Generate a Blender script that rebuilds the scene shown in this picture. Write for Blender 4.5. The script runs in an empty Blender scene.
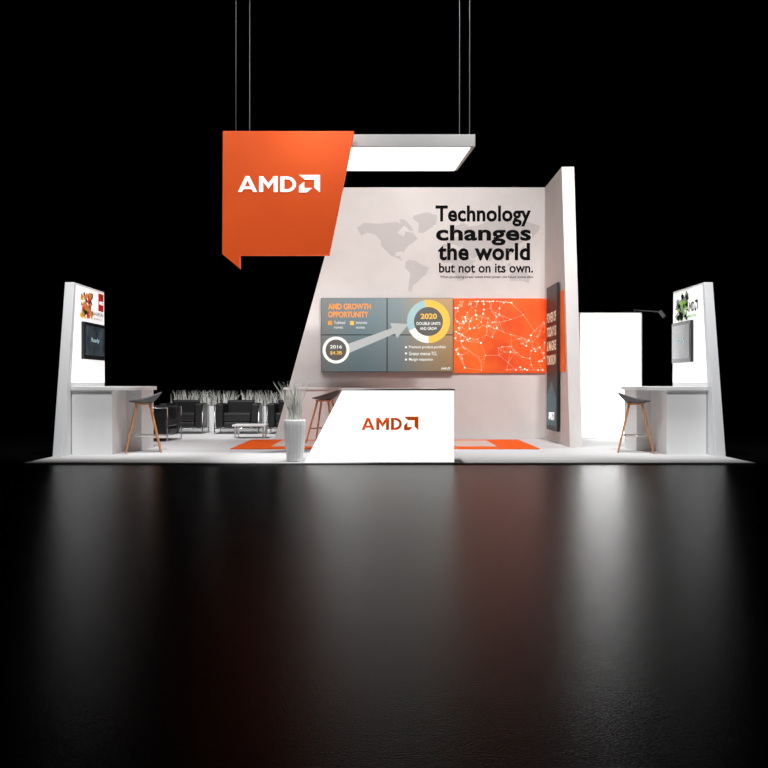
import bpy, bmesh, math, random
from mathutils import Vector, Matrix
random.seed(7)
S = bpy.context.scene
S.view_settings.view_transform = 'Standard'
S.view_settings.look = 'None'

# ------------------------------------------------------------ materials
def mat(name, col, rough=0.5, metal=0.0, emit=0.0, ecol=None, spec=0.5):
    m = bpy.data.materials.new(name); m.use_nodes = True
    b = m.node_tree.nodes['Principled BSDF']
    b.inputs['Base Color'].default_value = (*col, 1)
    b.inputs['Roughness'].default_value = rough
    b.inputs['Metallic'].default_value = metal
    b.inputs['Specular IOR Level'].default_value = spec
    if emit:
        b.inputs['Emission Color'].default_value = (*(ecol or col), 1)
        b.inputs['Emission Strength'].default_value = emit
    return m

def add_noise(m, c1, c2, scale=20, bump=0.0, to_emit=False, detail=4, dist=0.01, stretch=None):
    nt = m.node_tree; b = nt.nodes['Principled BSDF']
    tc = nt.nodes.new('ShaderNodeTexCoord')
    n = nt.nodes.new('ShaderNodeTexNoise'); n.inputs['Scale'].default_value = scale
    n.inputs['Detail'].default_value = detail
    if stretch:
        mp = nt.nodes.new('ShaderNodeMapping'); mp.inputs['Scale'].default_value = stretch
        nt.links.new(tc.outputs['Object'], mp.inputs['Vector']); nt.links.new(mp.outputs['Vector'], n.inputs['Vector'])
    else:
        nt.links.new(tc.outputs['Object'], n.inputs['Vector'])
    r = nt.nodes.new('ShaderNodeValToRGB')
    r.color_ramp.elements[0].position = 0.3; r.color_ramp.elements[1].position = 0.7
    r.color_ramp.elements[0].color = (*c1, 1); r.color_ramp.elements[1].color = (*c2, 1)
    nt.links.new(n.outputs['Fac'], r.inputs['Fac'])
    nt.links.new(r.outputs['Color'], b.inputs['Base Color'])
    if to_emit: nt.links.new(r.outputs['Color'], b.inputs['Emission Color'])
    if bump:
        bp = nt.nodes.new('ShaderNodeBump'); bp.inputs['Strength'].default_value = bump
        bp.inputs['Distance'].default_value = dist
        nt.links.new(n.outputs['Fac'], bp.inputs['Height']); nt.links.new(bp.outputs['Normal'], b.inputs['Normal'])
    return m

M_floor = add_noise(mat('black_polished_floor', (.004,.004,.004), .22), (.0015,.0015,.0015), (.003,.003,.003), 130, .5, dist=.003, detail=2)
M_floor.node_tree.nodes['Principled BSDF'].inputs['IOR'].default_value = 1.06
M_carpet = add_noise(mat('pale_carpet', (.6,.6,.6), .95, spec=.1), (.48,.48,.485), (.64,.64,.645), 90, .3)
M_rug = add_noise(mat('orange_carpet', (.75,.1,.01), .9, spec=.1), (.72,.09,.010), (.85,.13,.015), 60, .2)
M_rugin = add_noise(mat('rug_inner', (.6,.5,.47), .9, spec=.1), (.52,.40,.36), (.66,.53,.49), 60, .2)
M_wall = add_noise(mat('wall_fabric', (.74,.72,.71), .85, spec=.15), (.66,.63,.615), (.70,.67,.655), 3)
M_white = mat('white_laminate', (.86,.86,.86), .4, spec=.3)
M_tower = mat('tower_laminate', (.78,.79,.80), .5, spec=.3)
M_grey = mat('grey_frame', (.42,.42,.42), .45)
M_glow = mat('lit_white_acrylic', (.9,.9,.9), .4, emit=1.15, ecol=(1,.99,.97))
M_tgraph = mat('glow_graphic_face', (.85,.85,.85), .5, emit=.6, ecol=(1,1,1))  # glow put into the printed face to strengthen its floor reflection
M_panel = mat('backlit_panel', (.95,.95,.95), .4, emit=3.3, ecol=(1,.99,.98))
M_canopy = mat('canopy_diffuser', (1,1,1), .5, emit=2.0, ecol=(1,.98,.95))
M_sign = add_noise(mat('orange_lightbox_fabric', (.6,.08,.012), .6, emit=.5), (.70,.078,.008), (.78,.10,.012), .7, to_emit=True)
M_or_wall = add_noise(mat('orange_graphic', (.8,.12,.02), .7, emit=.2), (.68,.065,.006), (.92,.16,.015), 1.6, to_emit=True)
M_or_txt = mat('orange_print', (.8,.12,.005), .5, emit=.5)
M_wtxt = mat('white_print', (1,1,1), .5, emit=.9)
M_black = mat('black_print', (.006,.006,.007), .8, spec=.03)
M_dgrey = mat('dark_grey_print', (.05,.05,.055), .7, spec=.1)
M_bezel = mat('black_plastic', (.01,.01,.011), .35)
M_leather = mat('black_leather', (.012,.012,.013), .38)
M_chrome = mat('chrome', (.75,.75,.77), .15, 1.0)
M_seat = add_noise(mat('grey_felt', (.11,.11,.12), .9), (.11,.11,.12), (.17,.17,.18), 80, .2)
M_wood = add_noise(mat('warm_oak', (.5,.2,.07), .45), (.50,.20,.07), (.68,.32,.13), 12, stretch=(6,6,1))
M_pot = mat('white_ceramic', (.92,.92,.92), .35)
M_grass = mat('pale_grass', (.80,.80,.75), .7)
M_grassw = mat('frosted_grass', (.8,.81,.78), .7)
M_cable = mat('steel_cable', (.08,.08,.09), .5, .3)
M_net = mat('network_lines', (1,.6,.4), .5, emit=.3)
M_net2 = mat('network_nodes', (1,.9,.8), .5, emit=.6)

def map_mat():
    m = mat('halftone_map', (.4,.4,.4), .85, spec=.1)
    nt = m.node_tree; b = nt.nodes['Principled BSDF']
    tc = nt.nodes.new('ShaderNodeTexCoord'); v = nt.nodes.new('ShaderNodeTexVoronoi')
    v.inputs['Scale'].default_value = 60; v.inputs['Randomness'].default_value = 0.1
    r = nt.nodes.new('ShaderNodeValToRGB')
    r.color_ramp.elements[0].position = .35; r.color_ramp.elements[1].position = .6
    r.color_ramp.elements[0].color = (.50,.48,.475,1); r.color_ramp.elements[1].color = (.62,.60,.59,1)
    nt.links.new(tc.outputs['Object'], v.inputs['Vector']); nt.links.new(v.outputs['Distance'], r.inputs['Fac'])
    nt.links.new(r.outputs['Color'], b.inputs['Base Color']); return m
M_map = map_mat()

def screen_mat():
    m = mat('presentation_screen', (.02,.02,.02), .3)
    nt = m.node_tree; b = nt.nodes['Principled BSDF']
    tc = nt.nodes.new('ShaderNodeTexCoord'); sx = nt.nodes.new('ShaderNodeSeparateXYZ')
    mr = nt.nodes.new('ShaderNodeMapRange'); mr.inputs['From Min'].default_value = -1.12; mr.inputs['From Max'].default_value = 1.23
    r = nt.nodes.new('ShaderNodeValToRGB'); e = r.color_ramp.elements
    e[0].position = 0; e[0].color = (.25,.26,.25,1); e[1].position = 1; e[1].color = (.60,.35,.17,1)
    k = e.new(.3); k.color = (.20,.28,.31,1); k = e.new(.6); k.color = (.29,.34,.35,1); k = e.new(.8); k.color = (.50,.37,.24,1)
    mz = nt.nodes.new('ShaderNodeMapRange'); mz.inputs['From Min'].default_value = 1.2; mz.inputs['From Max'].default_value = 2.5
    mz.inputs['To Min'].default_value = .5; mz.inputs['To Max'].default_value = 1.1
    nt.links.new(tc.outputs['Object'], sx.inputs[0]); nt.links.new(sx.outputs['X'], mr.inputs['Value'])
    nt.links.new(sx.outputs['Z'], mz.inputs['Value'])
    nt.links.new(mr.outputs[0], r.inputs['Fac'])
    nt.links.new(r.outputs['Color'], b.inputs['Emission Color']); nt.links.new(mz.outputs[0], b.inputs['Emission Strength'])
    return m
M_screen = screen_mat()

# ------------------------------------------------------------ mesh helpers
def link(o, parent=None):
    S.collection.objects.link(o)
    if parent: o.parent = parent
    return o
def empty(name, loc=(0,0,0)):
    e = bpy.data.objects.new(name, None); e.location = loc; e.empty_display_size = .1
    S.collection.objects.link(e); return e
def mesh_obj(name, verts, faces, m, parent=None, smooth=False, bevel=0, mi=None):
    me = bpy.data.meshes.new(name); me.from_pydata([tuple(v) for v in verts], [], faces); me.update()
    mats = m if isinstance(m, list) else [m]
    for k in mats: me.materials.append(k)
    if mi:
        for p, i in zip(me.polygons, mi): p.material_index = i
    bm = bmesh.new(); bm.from_mesh(me)
    if len(faces) > 5: bmesh.ops.recalc_face_normals(bm, faces=bm.faces)
    bm.to_mesh(me); bm.free()
    if smooth:
        for p in me.polygons: p.use_smooth = True
    o = bpy.data.objects.new(name, me); link(o, parent)
    if bevel:
        b = o.modifiers.new('bevel', 'BEVEL'); b.width = bevel; b.segments = 3; b.limit_method = 'ANGLE'
    return o
def box(name, x0,x1,y0,y1,z0,z1, m, parent=None, bevel=0.004):
    v = [(x,y,z) for x in (x0,x1) for y in (y0,y1) for z in (z0,z1)]
    f = [(0,1,3,2),(4,6,7,5),(0,4,5,1),(2,3,7,6),(0,2,6,4),(1,5,7,3)]
    return mesh_obj(name, v, f, m, parent, bevel=bevel)
def prism(name, pts, ax, a0, a1, m, parent=None, bevel=0.004, front=None):
    def P(p, a):
        return (p[0], a, p[1]) if ax == 'y' else ((a, p[0], p[1]) if ax == 'x' else (p[0], p[1], a))
    n = len(pts); v = [P(p, a0) for p in pts] + [P(p, a1) for p in pts]
    f = [tuple(range(n)), tuple(range(2*n-1, n-1, -1))] + [(i, (i+1) % n, n+(i+1) % n, n+i) for i in range(n)]
    mi = None; mm = m
    if front is not None:
        mm = [m, front]; mi = [1] + [0]*(n+1)
    return mesh_obj(name, v, f, mm, parent, bevel=bevel, mi=mi)

class Plane:
    def __init__(s, o, u, v): s.o, s.u, s.v = Vector(o), Vector(u), Vector(v); s.n = s.u.cross(s.v)
    def p(s, a, b, k=0): return s.o + s.u*a + s.v*b + s.n*k
def flat(name, polys, pl, m, parent, k=0.003):
    v=[]; f=[]
    for poly in polys:
        i=len(v); v += [pl.p(a,b,k) for a,b in poly]; f.append(tuple(range(i,i+len(poly))))
    me = bpy.data.meshes.new(name); me.from_pydata([tuple(q) for q in v], [], f); me.materials.append(m); me.update()
    o = bpy.data.objects.new(name, me); return link(o, parent)
def text(name, body, a0,a1,b0,b1, pl, m, parent, bold=0.0, k=0.004, space=1.0):
    c = bpy.data.curves.new(name, 'FONT'); c.body = body; c.offset = bold; c.space_character = space
    c.resolution_u = 4
    t = bpy.data.objects.new(name+'_tmp', c); S.collection.objects.link(t)
    bpy.context.view_layer.update()
    me = bpy.data.meshes.new_from_object(t.evaluated_get(bpy.context.evaluated_depsgraph_get()))
    bpy.data.objects.remove(t)
    xs=[v.co.x for v in me.vertices]; ys=[v.co.y for v in me.vertices]
    x0,x1,y0,y1=min(xs),max(xs),min(ys),max(ys)
    for v in me.vertices:
        a=a0+(v.co.x-x0)/(x1-x0)*(a1-a0); b=b0+(v.co.y-y0)/(y1-y0)*(b1-b0)
        v.co = pl.p(a,b,k)
    me.materials.clear(); me.materials.append(m)
    o = bpy.data.objects.new(name, me); return link(o, parent)
def disc(cx, cy, r, n=32, a0=0, a1=360, ri=0):
    if ri == 0: return [[(cx+r*math.cos(math.radians(a0+(a1-a0)*i/n)), cy+r*math.sin(math.radians(a0+(a1-a0)*i/n))) for i in range(n)]]
    out=[]
    for i in range(n):
        t0=math.radians(a0+(a1-a0)*i/n); t1=math.radians(a0+(a1-a0)*(i+1)/n)
        out.append([(cx+ri*math.cos(t0),cy+ri*math.sin(t0)),(cx+r*math.cos(t0),cy+r*math.sin(t0)),
                    (cx+r*math.cos(t1),cy+r*math.sin(t1)),(cx+ri*math.cos(t1),cy+ri*math.sin(t1))])
    return out
def logo(name, a0,a1,b0,b1, pl, m, parent, k=.004, w=.215):
    """word mark letters + square arrow, drawn in a 4.42 x 1 box (arrow slightly taller)"""
    P=[]
    P += [[(0,0),(w,0),(.615,1),(.40,1)], [(1.03-w,0),(1.03,0),(.62,1),(.41,1)], [(.24,.19),(.80,.19),(.74,.36),(.30,.36)]]
    x=1.14
    P += [[(x,0),(x+w,0),(x+w,1),(x,1)], [(x+1.0-w,0),(x+1.0,0),(x+1.0,1),(x+1.0-w,1)],
          [(x,1),(x+w,1),(x+.56,.48),(x+.50,.22)], [(x+1.0-w,1),(x+1.0,1),(x+.50,.22),(x+.44,.48)]]
    x=2.28
    P += [[(x,0),(x+w,0),(x+w,1),(x,1)], [(x+.2,0),(x+.36,0),(x+.36,.18),(x+.2,.18)], [(x+.2,.82),(x+.36,.82),(x+.36,1),(x+.2,1)]]
    P += disc(x+.35,.5,.5,16,-90,90,.535-w)
    x=3.29; s=1.13; y=-.03
    q=[[(0,1),(1,1),(1,0),(.73,.27),(.73,.73),(.27,.73)], [(0,.36),(.25,.62),(.25,.25),(.62,.25),(.37,0),(0,0)]]
    P += [[(x+a*s,y+b*s) for a,b in poly] for poly in q]
    sx=(a1-a0)/4.42; sy=(b1-b0)
    return flat(name, [[(a0+p*sx, b0+q*sy) for p,q in poly] for poly in P], pl, m, parent, k)
def tube(name, pts, r, m, parent=None, cyclic=False, r_end=None):
    c = bpy.data.curves.new(name,'CURVE'); c.dimensions='3D'; c.bevel_depth=r; c.bevel_resolution=4; c.use_fill_caps=True
    s = c.splines.new('POLY'); s.points.add(len(pts)-1); s.use_cyclic_u=cyclic
    for i,p in enumerate(pts):
        s.points[i].co=(*p,1)
        if r_end: s.points[i].radius = 1+(r_end/r-1)*i/(len(pts)-1)
    t = bpy.data.objects.new(name+'_c', c); S.collection.objects.link(t); bpy.context.view_layer.update()
    me = bpy.data.meshes.new_from_object(t.evaluated_get(bpy.context.evaluated_depsgraph_get()))
    bpy.data.objects.remove(t); me.materials.clear(); me.materials.append(m)
    for p in me.polygons: p.use_smooth=True
    o = bpy.data.objects.new(name, me); return link(o,parent)

# ------------------------------------------------------------ floor + platform
mesh_obj('floor', [(-40,-8,0),(40,-8,0),(40,50,0),(-40,50,0)], [(0,1,2,3)], M_floor)
ZT=.02
plat = box('carpet_platform', -4.485,4.625,12.45,21.9,0,ZT, M_carpet, bevel=.006)
rug = empty('orange_rug', (0,0,0))
box('rug_border', -2.31,2.34,15.0,17.45,ZT,ZT+.012, M_rug, rug, .003)
prism('rug_inlay', [(-1.75,15.5),(1.75,15.5),(1.75,17.1),(-1.75,17.1)], 'z', ZT+.012, ZT+.015, M_rugin, rug, 0)

# ------------------------------------------------------------ back graphic wall
WY=17.9; K=.0179
wall = empty('wall_back')
prism('wall_panel', [(-1.96,ZT),(2.88,ZT),(2.88,4.52),(-.72,4.52)], 'y', WY, WY+.2, M_wall, wall)
back = Plane((0,WY,0),(1,0,0),(0,0,1))
def A(x): return (x-384)*K
def B(y): return 1+(384-y)*K
def wt(n,s,x0,x1,y0,y1,m=M_black,bold=0.0,**kw): return text(n,s,A(x0),A(x1),B(y1),B(y0),back,m,wall,bold,**kw)
wt('headline_line_1','Technology',435.5,531,205.5,226.5,bold=.03,space=1.03)
wt('headline_line_2','changes',436,531,225,245.5,bold=.032,space=1.04)
wt('headline_line_3','the world',438,530,243,260.5,bold=.032,space=1.04)
wt('headline_line_4','but not on its own.',439,533,263,272.8,bold=.02)
wt('headline_small','When processing power meets brain power, the future comes alive',440,533,275.5,278.8,M_dgrey,.01)
conts = [
[(-168,66),(-155,71),(-128,70),(-95,72),(-82,68),(-94,60),(-82,55),(-79,62),(-65,60),(-56,52),(-66,45),(-74,40),(-81,31),(-81,25),(-85,30),(-97,27),(-97,19),(-88,21),(-88,16),(-83,10),(-78,8),(-86,11),(-95,16),(-105,20),(-112,28),(-117,33),(-124,40),(-124,48),(-135,58),(-150,60),(-160,56),(-165,61)],
[(-55,60),(-45,60),(-22,70),(-20,77),(-40,79),(-62,77),(-66,75),(-54,70)],
[(-90,74),(-80,74),(-68,67),(-64,63),(-70,62),(-76,66),(-88,70)],
[(-78,8),(-72,12),(-60,9),(-50,1),(-35,-6),(-39,-15),(-41,-22),(-48,-27),(-57,-37),(-65,-43),(-68,-54),(-74,-50),(-72,-35),(-70,-18),(-80,-5)],
[(-16,14),(-17,21),(-6,35),(10,37),(20,31),(33,31),(37,20),(43,11),(51,11),(40,-5),(40,-15),(35,-22),(28,-33),(18,-34),(12,-17),(9,3),(5,5),(-8,5)],
[(-9,37),(-9,43),(-2,44),(-4,48),(8,54),(8,57),(12,54),(22,56),(30,60),(22,60),(24,65),(18,61),(12,57),(5,60),(15,68),(28,71),(40,67),(60,69),(75,73),(105,75),(140,73),(170,68),(168,63),(162,58),(157,52),(155,60),(142,58),(135,54),(140,48),(130,42),(128,36),(121,40),(122,30),(115,22),(108,20),(108,11),(100,13),(103,2),(98,10),(92,22),(85,20),(80,10),(77,8),(73,18),(68,24),(57,26),(50,30),(58,22),(45,13),(35,28),(36,36),(27,37),(28,41),(20,38),(14,45),(18,40),(12,42),(4,43),(0,38)],
[(-5,50),(1,51),(-2,56),(-5,58),(-4,54)], [(44,-24),(50,-16),(49,-13),(44,-17)],
[(114,-22),(131,-12),(137,-16),(142,-11),(153,-27),(149,-38),(138,-34),(116,-34)],
[(131,32),(140,36),(141,42),(137,37)], [(109,2),(117,6),(116,-4),(110,-3)], [(131,-1),(148,-8),(138,-8)]]
def merc(l): return 44*math.asinh(math.tan(math.radians(l)*.93))
flat('world_map', [[(A(448+.54*lo), B(265-.62*merc(la))) for lo,la in c] for c in conts], back, M_map, wall, .0015)

# orange network graphic
net = empty('orange_graphic_panel')
box('graphic_board', A(453.5),2.876,WY-.03,WY-.003,B(373),B(298.5), M_or_wall, net, .002)
npl = Plane((0,WY-.03,0),(1,0,0),(0,0,1))
x0,x1,z0,z1 = A(455),A(546),B(371.5),B(300)
pts=[]
for i in range(210):
    t=random.random()**1.35; x=x0+(x1-x0)*t
    z=z0+(z1-z0)*min(.98,max(.02,random.gauss(.5+.3*math.sin(t*5),.26)))
    pts.append((x,z))
lines=[]; nodes=[]
for i,p in enumerate(pts):
    ds=sorted([(math.dist(p,q),j) for j,q in enumerate(pts) if j!=i])[:4]
    for d,j in ds:
        q=pts[j]
        if d<1e-4 or d>.35: continue
        w=.0014; nx,nz=-(q[1]-p[1])/d*w,(q[0]-p[0])/d*w
        lines.append([(p[0]-nx,p[1]-nz),(q[0]-nx,q[1]-nz),(q[0]+nx,q[1]+nz),(p[0]+nx,p[1]+nz)])
    nodes += disc(p[0],p[1],random.choice([.004,.006,.009,.015]),8)
flat('network_lines', lines, npl, M_net, net, .003)
flat('network_nodes', nodes, npl, M_net2, net, .005)

# ------------------------------------------------------------ video wall
vw = empty('video_wall')
vx0,vx1,vz0,vz1 = -1.125,1.235,1.215,2.535
xm=(vx0+vx1)/2; zm=(vz0+vz1)/2; g=.008
box('mount_frame', vx0,vx1,WY-.06,WY-.003,vz0,vz1, M_bezel, vw, .003)
k=1
for (a,b) in ((vx0,xm),(xm,vx1)):
    for (c,d) in ((vz0,zm),(zm,vz1)):
        box(f'display_{k}', a+g,b-g,WY-.09,WY-.06,c+g,d-g, M_screen, vw, .002); k+=1
vp = Plane((0,WY-.09,0),(1,0,0),(0,0,1)); KV=.0178
def VA(x): return (x-384)*KV
def VB(y): return 1+(384-y)*KV
def vt(n,s,a,b,c,d,m,bold=0.0): return text(n,s,VA(a),VA(b),VB(d),VB(c),vp,m,vw,bold,k=.008)
M_s1=mat('slide_orange',(.1,.02,0),.5,emit=1.2,ecol=(.95,.30,.04)); M_s2=mat('slide_white',(.1,.1,.1),.5,emit=1,ecol=(.95,.95,.9))
M_s3=mat('slide_yellow',(.1,.1,0),.5,emit=1,ecol=(1,.55,.10)); M_s4=mat('slide_teal',(.1,.1,.1),.5,emit=1,ecol=(.36,.58,.60))
M_s5=mat('slide_dark',(.05,.05,.05),.5,emit=.6,ecol=(.16,.15,.13)); M_s6=mat('slide_arrow',(.1,.1,.1),.5,emit=.8,ecol=(.62,.64,.62))
vt('slide_title_1','AMD GROWTH',328,371,303.5,309.5,M_s1,.03)
vt('slide_title_2','OPPORTUNITY',328,368.5,311.5,317.5,M_s1,.03)
for i,(x,m_) in enumerate(((328,M_s1),(350,M_s3))):
    flat(f'legend_swatch_{i+1}', [[(VA(x),VB(325)),(VA(x+4),VB(325)),(VA(x+4),VB(321)),(VA(x),VB(321))]], vp, m_, vw,.008)
    vt(f'legend_text_{i+1}a',('Traditional','Immersive')[i],x+6,x+17,321,324,M_s2); vt(f'legend_text_{i+1}b','markets',x+6,x+15,326,328.5,M_s2)
flat('slide_arrow', [[(VA(x),VB(y)) for x,y in ((345,345),(392,328),(390,323),(409,324),(397,338),(395,333.5),(349,353))]], vp, M_s6, vw, .004)
cx,cz=VA(336),VB(350)
flat('start_ring', disc(cx,cz,13.5*KV,32,0,360,10.5*KV), vp, M_s2, vw, .008)
flat('start_disc', disc(cx,cz,10.5*KV), vp, M_s5, vw, .006)
vt('start_year','2016',330,342,345,348.5,M_s2,.02); vt('start_value','$4.3B',330,342,351,355,M_s3,.02)
cx,cz=VA(428.5),VB(321.5)
flat('donut_warm', disc(cx,cz,21.5*KV,32,-90,100,14.5*KV), vp, M_s3, vw, .008)
flat('donut_cool', disc(cx,cz,21.5*KV,32,100,205,14.5*KV), vp, M_s4, vw, .008)
flat('donut_pale', disc(cx,cz,21.5*KV,24,205,270,14.5*KV), vp, M_s2, vw, .008)
flat('donut_centre', disc(cx,cz,14.5*KV), vp, M_s5, vw, .006)
vt('donut_year','2020',420.5,437,313.5,319,M_s3,.03); vt('donut_text_1','DOUBLE UNITS',416.5,440.5,322,325,M_s2,.02); vt('donut_text_2','AND GROW',420,437,327,330,M_s2,.02)
for i,(s,w) in enumerate((('Premium product portfolio',447),('Greater revenue TCL',438),('Margin expansion',434))):
    y=345.5+6.2*i
    vt(f'bullet_text_{i+1}',s,409,w-1,y,y+3.6,M_s2,.01); flat(f'bullet_{i+1}',disc(VA(406),VB(y+1.7),.02,10),vp,M_s2,vw,.008)
logo('slide_logo',VA(441),VA(450),VB(369.5),VB(367.5),vp,M_s2,vw,.008)

# ------------------------------------------------------------ right fin wall
fin = empty('wall_right')
prism('fin_panel', [(15.5,ZT),(18.1,ZT),(18.1,4.52),(16.2,4.52)], 'x', 2.88,3.08, M_wall, fin)
fp = Plane((2.88,0,0),(0,-1,0),(0,0,1))
flat('orange_wrap_graphic', [[(-17.86,B(373)),(-15.82,B(373)),(-16.0,2.51),(-17.86,2.51)]], fp, M_or_wall, fin, .004)
ban = empty('hanging_banner')
box('banner_panel', 2.82,2.86,16.3,17.35,.22,2.66, mat('banner_dark',(.010,.014,.018),.5), ban)
bp_ = Plane((2.82,0,0),(0,-1,0),(0,0,1))
M_gold=mat('banner_gold',(.75,.65,.5),.5,emit=.4); M_teal=mat('banner_teal',(.03,.12,.15),.5,emit=.25)
for i,s in enumerate(('POWER OF','TODAY IS','& IMAGINE','TOMORROW')):
    text(f'banner_text_{i+1}', s,-17.28,-16.38,2.04-.24*i,2.21-.24*i,bp_,M_gold,ban,.03)
flat('banner_art', [[(-17.3,.3),(-16.35,.3),(-16.35,.75),(-16.8,1.05),(-17.3,.8)]],bp_,M_teal,ban,.003)
logo('banner_logo',-17.1,-16.55,.4,.52,bp_,M_wtxt,ban,.006)

# ------------------------------------------------------------ side towers with monitors
def tower(side):
    xo,xi = (-4.483,-4.35) if side<0 else (4.622,4.495)
    e = empty('kiosk_tower')
    prism('tower_slab', [(13.52,ZT),(15.6,ZT),(15.54,2.43),(14.05,2.43)], 'x', min(xo,xi),max(xo,xi), M_tower, e, .006)
    pl = Plane((xi,0,0),(0,1,0),(0,0,1)) if side<0 else Plane((xi,0,0),(0,-1,0),(0,0,1))
    sg = 1 if side<0 else -1
    q=[(13.9,1.02),(15.56,1.02),(15.52,2.40),(14.12,2.40)]
    flat('graphic_face', [[(sg*a,b) for a,b in (q if sg>0 else q[::-1])]], pl, M_tgraph, e, .004)
    ma,mb = (14.35,15.42) if side<0 else (14.5,15.45); d=.05
    za,zb_ = (1.36,1.90) if side<0 else (1.32,1.93)
    x0_,x1_ = (xi+.006,xi+d) if side<0 else (xi-d,xi-.006)
    box('monitor_case', x0_,x1_,ma,mb,za,zb_, M_bezel, e, .006)
    mp = Plane((xi+(d if side<0 else -d),0,0),(0,sg,0),(0,0,1))
    scr = add_noise(mat('monitor_screen',(.01,.01,.012),.25,emit=.6),(.008,.010,.014),(.05,.07,.085),3,to_emit=True)
    us = sorted((sg*(ma+.05),sg*(mb-.05)))
    flat('monitor_screen', [[(us[0],za+.06),(us[1],za+.06),(us[1],zb_-.05),(us[0],zb_-.05)]], mp, scr, e, .003)
    uc=(us[0]+us[1])/2
    text('monitor_text','Ready',uc-.2,uc+.2,1.6,1.68,mp,M_s4,e,k=.006)
    if side<0:
        cols=[mat('splash_yellow',(.8,.5,.02),.5,emit=.3),mat('splash_red',(.6,.05,.01),.5,emit=.3),M_dgrey,mat('splash_orange',(.7,.28,.08),.5,emit=.2)]
        c0=(14.48,2.14)
        text('tower_text_1','RADEON',14.9,15.45,2.03,2.08,pl,M_dgrey,e,.02,k=.008); text('tower_text_2','graphics',14.95,15.42,1.96,2.005,pl,M_dgrey,e,k=.008)
        flat('red_badge',[[(15.2,2.11),(15.48,2.11),(15.48,2.38),(15.2,2.38)]],pl,mat('badge_red',(.45,.01,.01),.5,emit=.3),e,.008)
        logo('badge_logo',15.23,15.45,2.21,2.26,pl,M_wtxt,e,.012)
    else:
        cols=[mat('splash_green',(.12,.4,.05),.5,emit=.3),mat('splash_lime',(.35,.6,.1),.5,emit=.3),mat('splash_grey',(.3,.32,.3),.5,emit=.2),M_black]
        c0=(-15.2,2.15)
        logo('tower_logo',-14.85,-14.3,2.06,2.2,pl,M_dgrey,e,.008)
        text('tower_text_1','EMBEDDED',-14.8,-14.35,1.98,2.02,pl,cols[0],e,.02,k=.008)
    rnd=random.Random(3 if side<0 else 11)
    for i,cm in enumerate(cols):
        P=[]
        for j in range(13):
            a=c0[0]+rnd.uniform(-.13,.42); b=c0[1]+rnd.uniform(-.17,.18); r=rnd.uniform(.02,.07)
            P.append([(a+r*(.5+.9*rnd.random())*1.6*math.cos(t*2*math.pi/9), b+r*(.4+.9*rnd.random())*math.sin(t*2*math.pi/9)) for t in range(9)])
        flat(f'artwork_{i+1}',P,pl,cm,e,.006+.002*i if side>0 else .0055+.0005*i)
    return e
tower(-1); tower(1)

def kiosk_counter(side):
    e = empty('demo_counter')
    if side<0: xs=[-4.34,-3.78,-3.53]
    else: xs=[4.485,3.93,3.68]
    f=lambda a,b:(min(a,b),max(a,b))
    a,b=f(xs[0],xs[1]); box('cabinet', a,b,13.9,15.5,ZT,.91, M_white, e)
    a,b=f(xs[0],xs[2]); box('worktop', a,b,13.86,15.54,.91,.965, M_white, e, .006)
    a,b=f(xs[1],xs[2]+(-.03 if side<0 else .03)); box('support_panel', a,b,14.7,15.45,ZT,.91, M_white, e)
    return e
kiosk_counter(-1); kiosk_counter(1)

# ------------------------------------------------------------ reception counter
rc = empty('reception_counter')
prism('counter_body', [(-.992,ZT),(.88,ZT),(.88,.92),(-.523,.92)], 'y', 12.52,13.15, M_white, rc, .004, front=M_glow)
prism('counter_top', [(-.53,.92),(.885,.92),(.885,.94),(-.54,.94)], 'y', 12.51,13.17, M_white, rc, .003)
rp = Plane((0,12.52,0),(1,0,0),(0,0,1)); KR=.01252
logo('counter_logo',(361.5-384)*KR,(418.5-384)*KR,1-(430-384)*KR,1-(417.8-384)*KR,rp,M_or_txt,rc,.004,w=.245)

rear = empty('media_counter')
box('cabinet', -1.72,-.4,17.52,17.8,ZT,.9, M_white, rear); box('worktop', -1.76,-.36,17.5,17.82,.9,.94, M_white, rear)

# ------------------------------------------------------------ hanging sign + canopy
sign = empty('hanging_sign')
sp=[(-2.23,4.50),(-.415,4.50),(-.76,2.79),(-2.0,2.79),(-2.0,2.6),(-2.24,2.80)]
prism('sign_lightbox', sp, 'y', 13.84,13.98, M_sign, sign, .004)
spl = Plane((0,13.84,0),(1,0,0),(0,0,1)); KS=.01384
logo('sign_logo',(238-384)*KS,(320-384)*KS,1+(384-192)*KS,1+(384-176.5)*KS,spl,M_wtxt,sign,.004)
can = empty('light_canopy')
out=[(-2.0,14.02),(1.28,14.02),(1.14,15.6),(-2.0,15.6)]
inn=[(-1.94,14.07),(1.21,14.07),(1.09,15.55),(-1.94,15.55)]
prism('canopy_frame', out, 'z', 4.33,4.50, M_grey, can, .004)
prism('canopy_diffuser', inn, 'z', 4.315,4.335, M_canopy, can, 0)
for i,(x,y,par) in enumerate(((-2.06,13.92,sign),(-1.96,14.6,can),(1.08,14.3,can),(1.22,14.25,can))):
    tube('suspension_cable', [(x,y,4.505),(x,y,7.96)], .006, M_cable, par)
tr = empty('lighting_truss')
for i,(y,z) in enumerate(((12.3,8.0),(12.7,8.0),(12.3,8.4),(12.7,8.4))):
    tube(f'chord_{i+1}', [(-6,y,z),(6,y,z)], .025, M_cable, tr)
for i,(y,z) in enumerate(((15.2,8.0),(15.5,8.0),(15.2,8.4),(15.5,8.4))):
    tube(f'rear_chord_{i+1}', [(-6,y,z),(6,y,z)], .025, M_cable, tr)
zig=[]
for i in range(31): zig.append((-6+.4*i,12.3 if i%2 else 12.7, 8.0 if i%2 else 8.4))
tube('lacing', zig, .012, M_cable, tr); tube('rear_lacing', [(a,b+2.85,c) for a,b,c in zig], .012, M_cable, tr)
for i in range(2): tube(f'cross_beam_{i+1}', [(-5.9+11.8*i,12.3,8.45),(-5.9+11.8*i,15.5,8.45)], .03, M_cable, tr)
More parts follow.
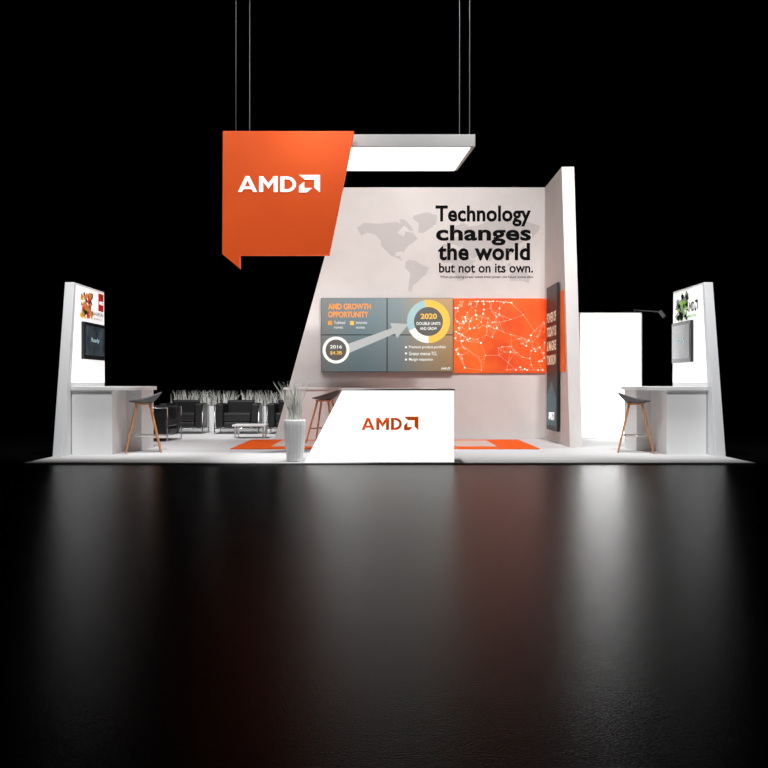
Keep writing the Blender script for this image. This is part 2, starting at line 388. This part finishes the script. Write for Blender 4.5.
tube('cable_beam_1', [(-2.0,12.3,8.0),(-2.0,15.5,8.0)], .03, M_cable, tr); tube('cable_beam_2', [(1.2,12.3,8.0),(1.2,15.5,8.0)], .03, M_cable, tr)

# ------------------------------------------------------------ backlit panel on the right
bpn = empty('backlit_panel')
box('panel_frame', 3.5,4.62,17.9,18.05,ZT,2.28, M_white, bpn)
flat('diffuser', [[(3.53,.05),(4.59,.05),(4.59,2.25),(3.53,2.25)]], Plane((0,17.9,0),(1,0,0),(0,0,1)), M_panel, bpn, .005)
tube('lamp_arm', [(4.5,17.97,2.27),(4.5,17.97,2.33),(4.86,17.6,2.27)], .012, M_cable, bpn)
tube('lamp_head', [(4.86,17.6,2.28),(4.92,17.52,2.17)], .035, M_cable, bpn)

# ------------------------------------------------------------ stools
def stool(x,y,rot,zb=ZT):
    e = empty('bar_stool',(x,y,zb)); e.rotation_euler=(0,0,rot)
    V=[];F=[]; nr,na=8,36
    for layer in (0,1):
        for i in range(nr+1):
            r=i/nr
            for j in range(na):
                t=2*math.pi*j/na; c,s=math.cos(t),math.sin(t)
                px=.215*r*c+.02; py=.225*r*s
                back_=max(0,c*.5+.5)**1.6
                h=.73+.012*r*r+ back_*.125*max(0,(r-.45)/.55)**1.5
                px+=back_*.03*r*r
                V.append((px,py,h-(.032 if layer else 0)*(1-.45*r)))
    L=(nr+1)*na
    for layer in (0,1):
        for i in range(nr):
            for j in range(na):
                a=layer*L+i*na+j; b=layer*L+i*na+(j+1)%na
                F.append((a,b,b+na,a+na) if not layer else (a,a+na,b+na,b))
    for j in range(na):
        a=nr*na+j; b=nr*na+(j+1)%na; F.append((a,b,b+L,a+L))
    mesh_obj('seat_shell',V,F,M_seat,e,smooth=True)
    mesh_obj('seat_underframe',[(-.1,-.1,.68),(.12,-.1,.68),(.12,.1,.68),(-.1,.1,.68),(-.12,-.12,.706),(.14,-.12,.706),(.14,.12,.706),(-.12,.12,.706)],
        [(0,3,2,1),(4,5,6,7),(0,1,5,4),(1,2,6,5),(2,3,7,6),(3,0,4,7)],M_wood,e,bevel=.006)
    k=1
    for sx in (-1,1):
        for sy in (-1,1):
            tube(f'leg_{k}',[(.01+sx*.09,sy*.09,.70),(.01+sx*.245,sy*.225,0.004)],.019,M_wood,e,r_end=.013); k+=1
    q=1-.24/.7; xx=.09+.155*q; yy=.09+.135*q
    tube('footrest',[(.01-xx,-yy,.24),(.01+xx,-yy,.24),(.01+xx,yy,.24),(.01-xx,yy,.24)],.008,M_chrome,e,cyclic=True)
    return e
stool(-3.47,14.38,.25); stool(3.63,14.38,math.pi-.25); stool(-.98,16.4,-.3,ZT+.0155)

# ------------------------------------------------------------ grass pot
def grass(name,cx,cy,z,rx,ry,h,n,spread,m,parent,w=.004,seed=1):
    R=random.Random(seed); V=[];F=[]
    for i in range(n):
        x=cx+R.uniform(-rx,rx); y=cy+R.uniform(-ry,ry); hh=h*R.uniform(.65,1); t=R.uniform(0,2*math.pi); l=R.uniform(0,spread)*hh
        ax,ay=math.cos(t),math.sin(t); o=R.uniform(0,math.pi); wx,wy=w*math.cos(o),w*math.sin(o)
        b=len(V)
        for s in range(5):
            u=s/4; px=x+ax*l*u*u; py=y+ay*l*u*u; pz=z+hh*u*(1-.1*u*spread); ww=1-.8*u
            V += [(px-wx*ww,py-wy*ww,pz),(px+wx*ww,py+wy*ww,pz)]
        for s in range(4): F.append((b+2*s,b+2*s+1,b+2*s+3,b+2*s+2))
    me=bpy.data.meshes.new(name); me.from_pydata(V,[],F); me.materials.append(m)
    return link(bpy.data.objects.new(name,me),parent)
pot = empty('grass_planter')
prof=[(.0,.0),(.095,.0),(.108,.02),(.122,.15),(.132,.3),(.14,.45),(.142,.51),(.137,.53),(.12,.53),(.115,.50),(.0,.49)]
V=[];F=[];n=96; px,py=-1.13,12.68
for (r,z) in prof:
    for j in range(n):
        t=2*math.pi*j/n; rr=r*.95*(1+(.05*abs(math.cos(8*t))-.025 if .01<z<.52 and r>.1 and r!=.115 else 0)); V.append((px+rr*math.cos(t),py+rr*math.sin(t),ZT+z))
for i in range(len(prof)-1):
    for j in range(n): F.append((i*n+j,i*n+(j+1)%n,(i+1)*n+(j+1)%n,(i+1)*n+j))
mesh_obj('pot',V,F,M_pot,pot,smooth=True)
grass('grass_blades',px,py,ZT+.47,.075,.075,.58,210,.4,M_grass,pot,.006,5)

# ------------------------------------------------------------ lounge
def armchair(x,y,rot):
    e=empty('armchair',(x,y,ZT)); e.rotation_euler=(0,0,rot)
    def b(nm,*a,bv=.035,m=M_leather):
        return box(nm,*a,m,e,bv)
    b('seat_cushion',-.27,.27,-.34,.2,.24,.42); b('base_cushion',-.27,.27,-.34,.2,.12,.24)
    b('arm_cushion_1',-.42,-.27,-.34,.34,.12,.60); b('arm_cushion_2',.27,.42,-.34,.34,.12,.60)
    b('back_cushion',-.27,.27,.2,.34,.24,.66)
    k=1
    for sx in (-1,1):
        tube(f'frame_{k}',[(sx*.43,-.36,0.001),(sx*.43,-.36,.57),(sx*.43,.36,.57),(sx*.43,.36,0.001)],.012,M_chrome,e); k+=1
    tube('frame_base',[(-.43,-.36,.11),(.43,-.36,.11),(.43,.36,.11),(-.43,.36,.11)],.01,M_chrome,e,cyclic=True)
    return e
armchair(-3.98,19.9,0); armchair(-2.88,19.9,0); armchair(-1.86,19.9,0)
armchair(-4.0,17.4,1.5)
def planter(x0,x1,y0,y1,seed):
    e=empty('grass_trough'); 
    box('trough',x0,x1,y0,y1,ZT,.54,M_white,e,.006)
    box('soil',x0+.03,x1-.03,y0+.03,y1-.03,.53,.545,M_dgrey,e,0)
    grass('grass_blades',(x0+x1)/2,(y0+y1)/2,.54,(x1-x0)/2-.04,(y1-y0)/2-.04,.36,int((x1-x0)*170),.45,M_grassw,e,.007,seed)
planter(-4.46,-3.05,20.7,21.1,1); planter(-3.0,-1.6,20.7,21.1,2)
ct=empty('coffee_table')
box('table_top',-2.72,-2.12,17.9,18.4,.24,.27,M_white,ct)
for i,(x,y) in enumerate(((-2.67,17.95),(-2.17,17.95),(-2.67,18.35),(-2.17,18.35))): box(f'leg_{i+1}',x-.015,x+.015,y-.015,y+.015,ZT,.24,M_chrome,ct,0)

# ------------------------------------------------------------ lights
def spot(name,loc,target,power,angle,col=(1,1,1),size=.15,blend=.8):
    l=bpy.data.lights.new(name,'SPOT'); l.energy=power; l.spot_size=math.radians(angle); l.spot_blend=blend; l.color=col; l.shadow_soft_size=size
    o=bpy.data.objects.new(name,l); o.location=loc; d=Vector(target)-Vector(loc); o.rotation_euler=d.to_track_quat('-Z','Y').to_euler(); link(o,tr)
spot('wall_wash_1',(-1.5,12.5,7.9),(-.3,17.9,2.2),1200,60,(1,.96,.93))
spot('wall_wash_2',(1.8,12.5,7.9),(1.4,17.9,2.4),1300,60,(1,.97,.95))
spot('stage_spot_1',(-3,13.2,7.9),(-3.2,16.5,0),1750,60,(1,1,1))
spot('stage_spot_2',(3,13.2,7.9),(3.4,16.0,0),1750,60,(1,1,1))
spot('stage_spot_3',(0,13.0,7.9),(0,15.3,0),1450,64,(1,1,1))
spot('lounge_fill',(-3,15.4,7.9),(-3.2,20.3,.3),2000,40,(1,1,1))  # added fill lamp, out of view, lifts the dim lounge
spot('front_fill_1',(-3.0,9.5,7.5),(-4.1,14.2,.8),1600,26,(1,1,1))  # added fill lamp, out of view, brightens left tower and counter fronts
spot('front_fill_2',(3.0,9.5,7.5),(4.2,14.2,.8),1600,26,(1,1,1))  # same added fill for the right tower and counter
spot('front_fill_3',(-1.0,9.5,7.5),(-1.12,12.9,.45),2200,18,(1,1,1))  # added fill lamp, out of view, brightens the grass pot
for i,x in enumerate((-3.0,-1.0,3.0)): tube(f'lamp_boom_{i+1}',[(x,12.3,8.0),(x,9.5,7.62)],.02,M_cable,tr)

w=bpy.data.worlds.new('world'); S.world=w; w.use_nodes=True
w.node_tree.nodes['Background'].inputs[0].default_value=(0,0,0,1); w.node_tree.nodes['Background'].inputs[1].default_value=0

cam=bpy.data.cameras.new('camera'); cam.lens=46.875; cam.sensor_width=36; cam.clip_end=200
co=bpy.data.objects.new('camera',cam); co.location=(0,0,1.0); co.rotation_euler=(math.pi/2,0,0); link(co); S.camera=co
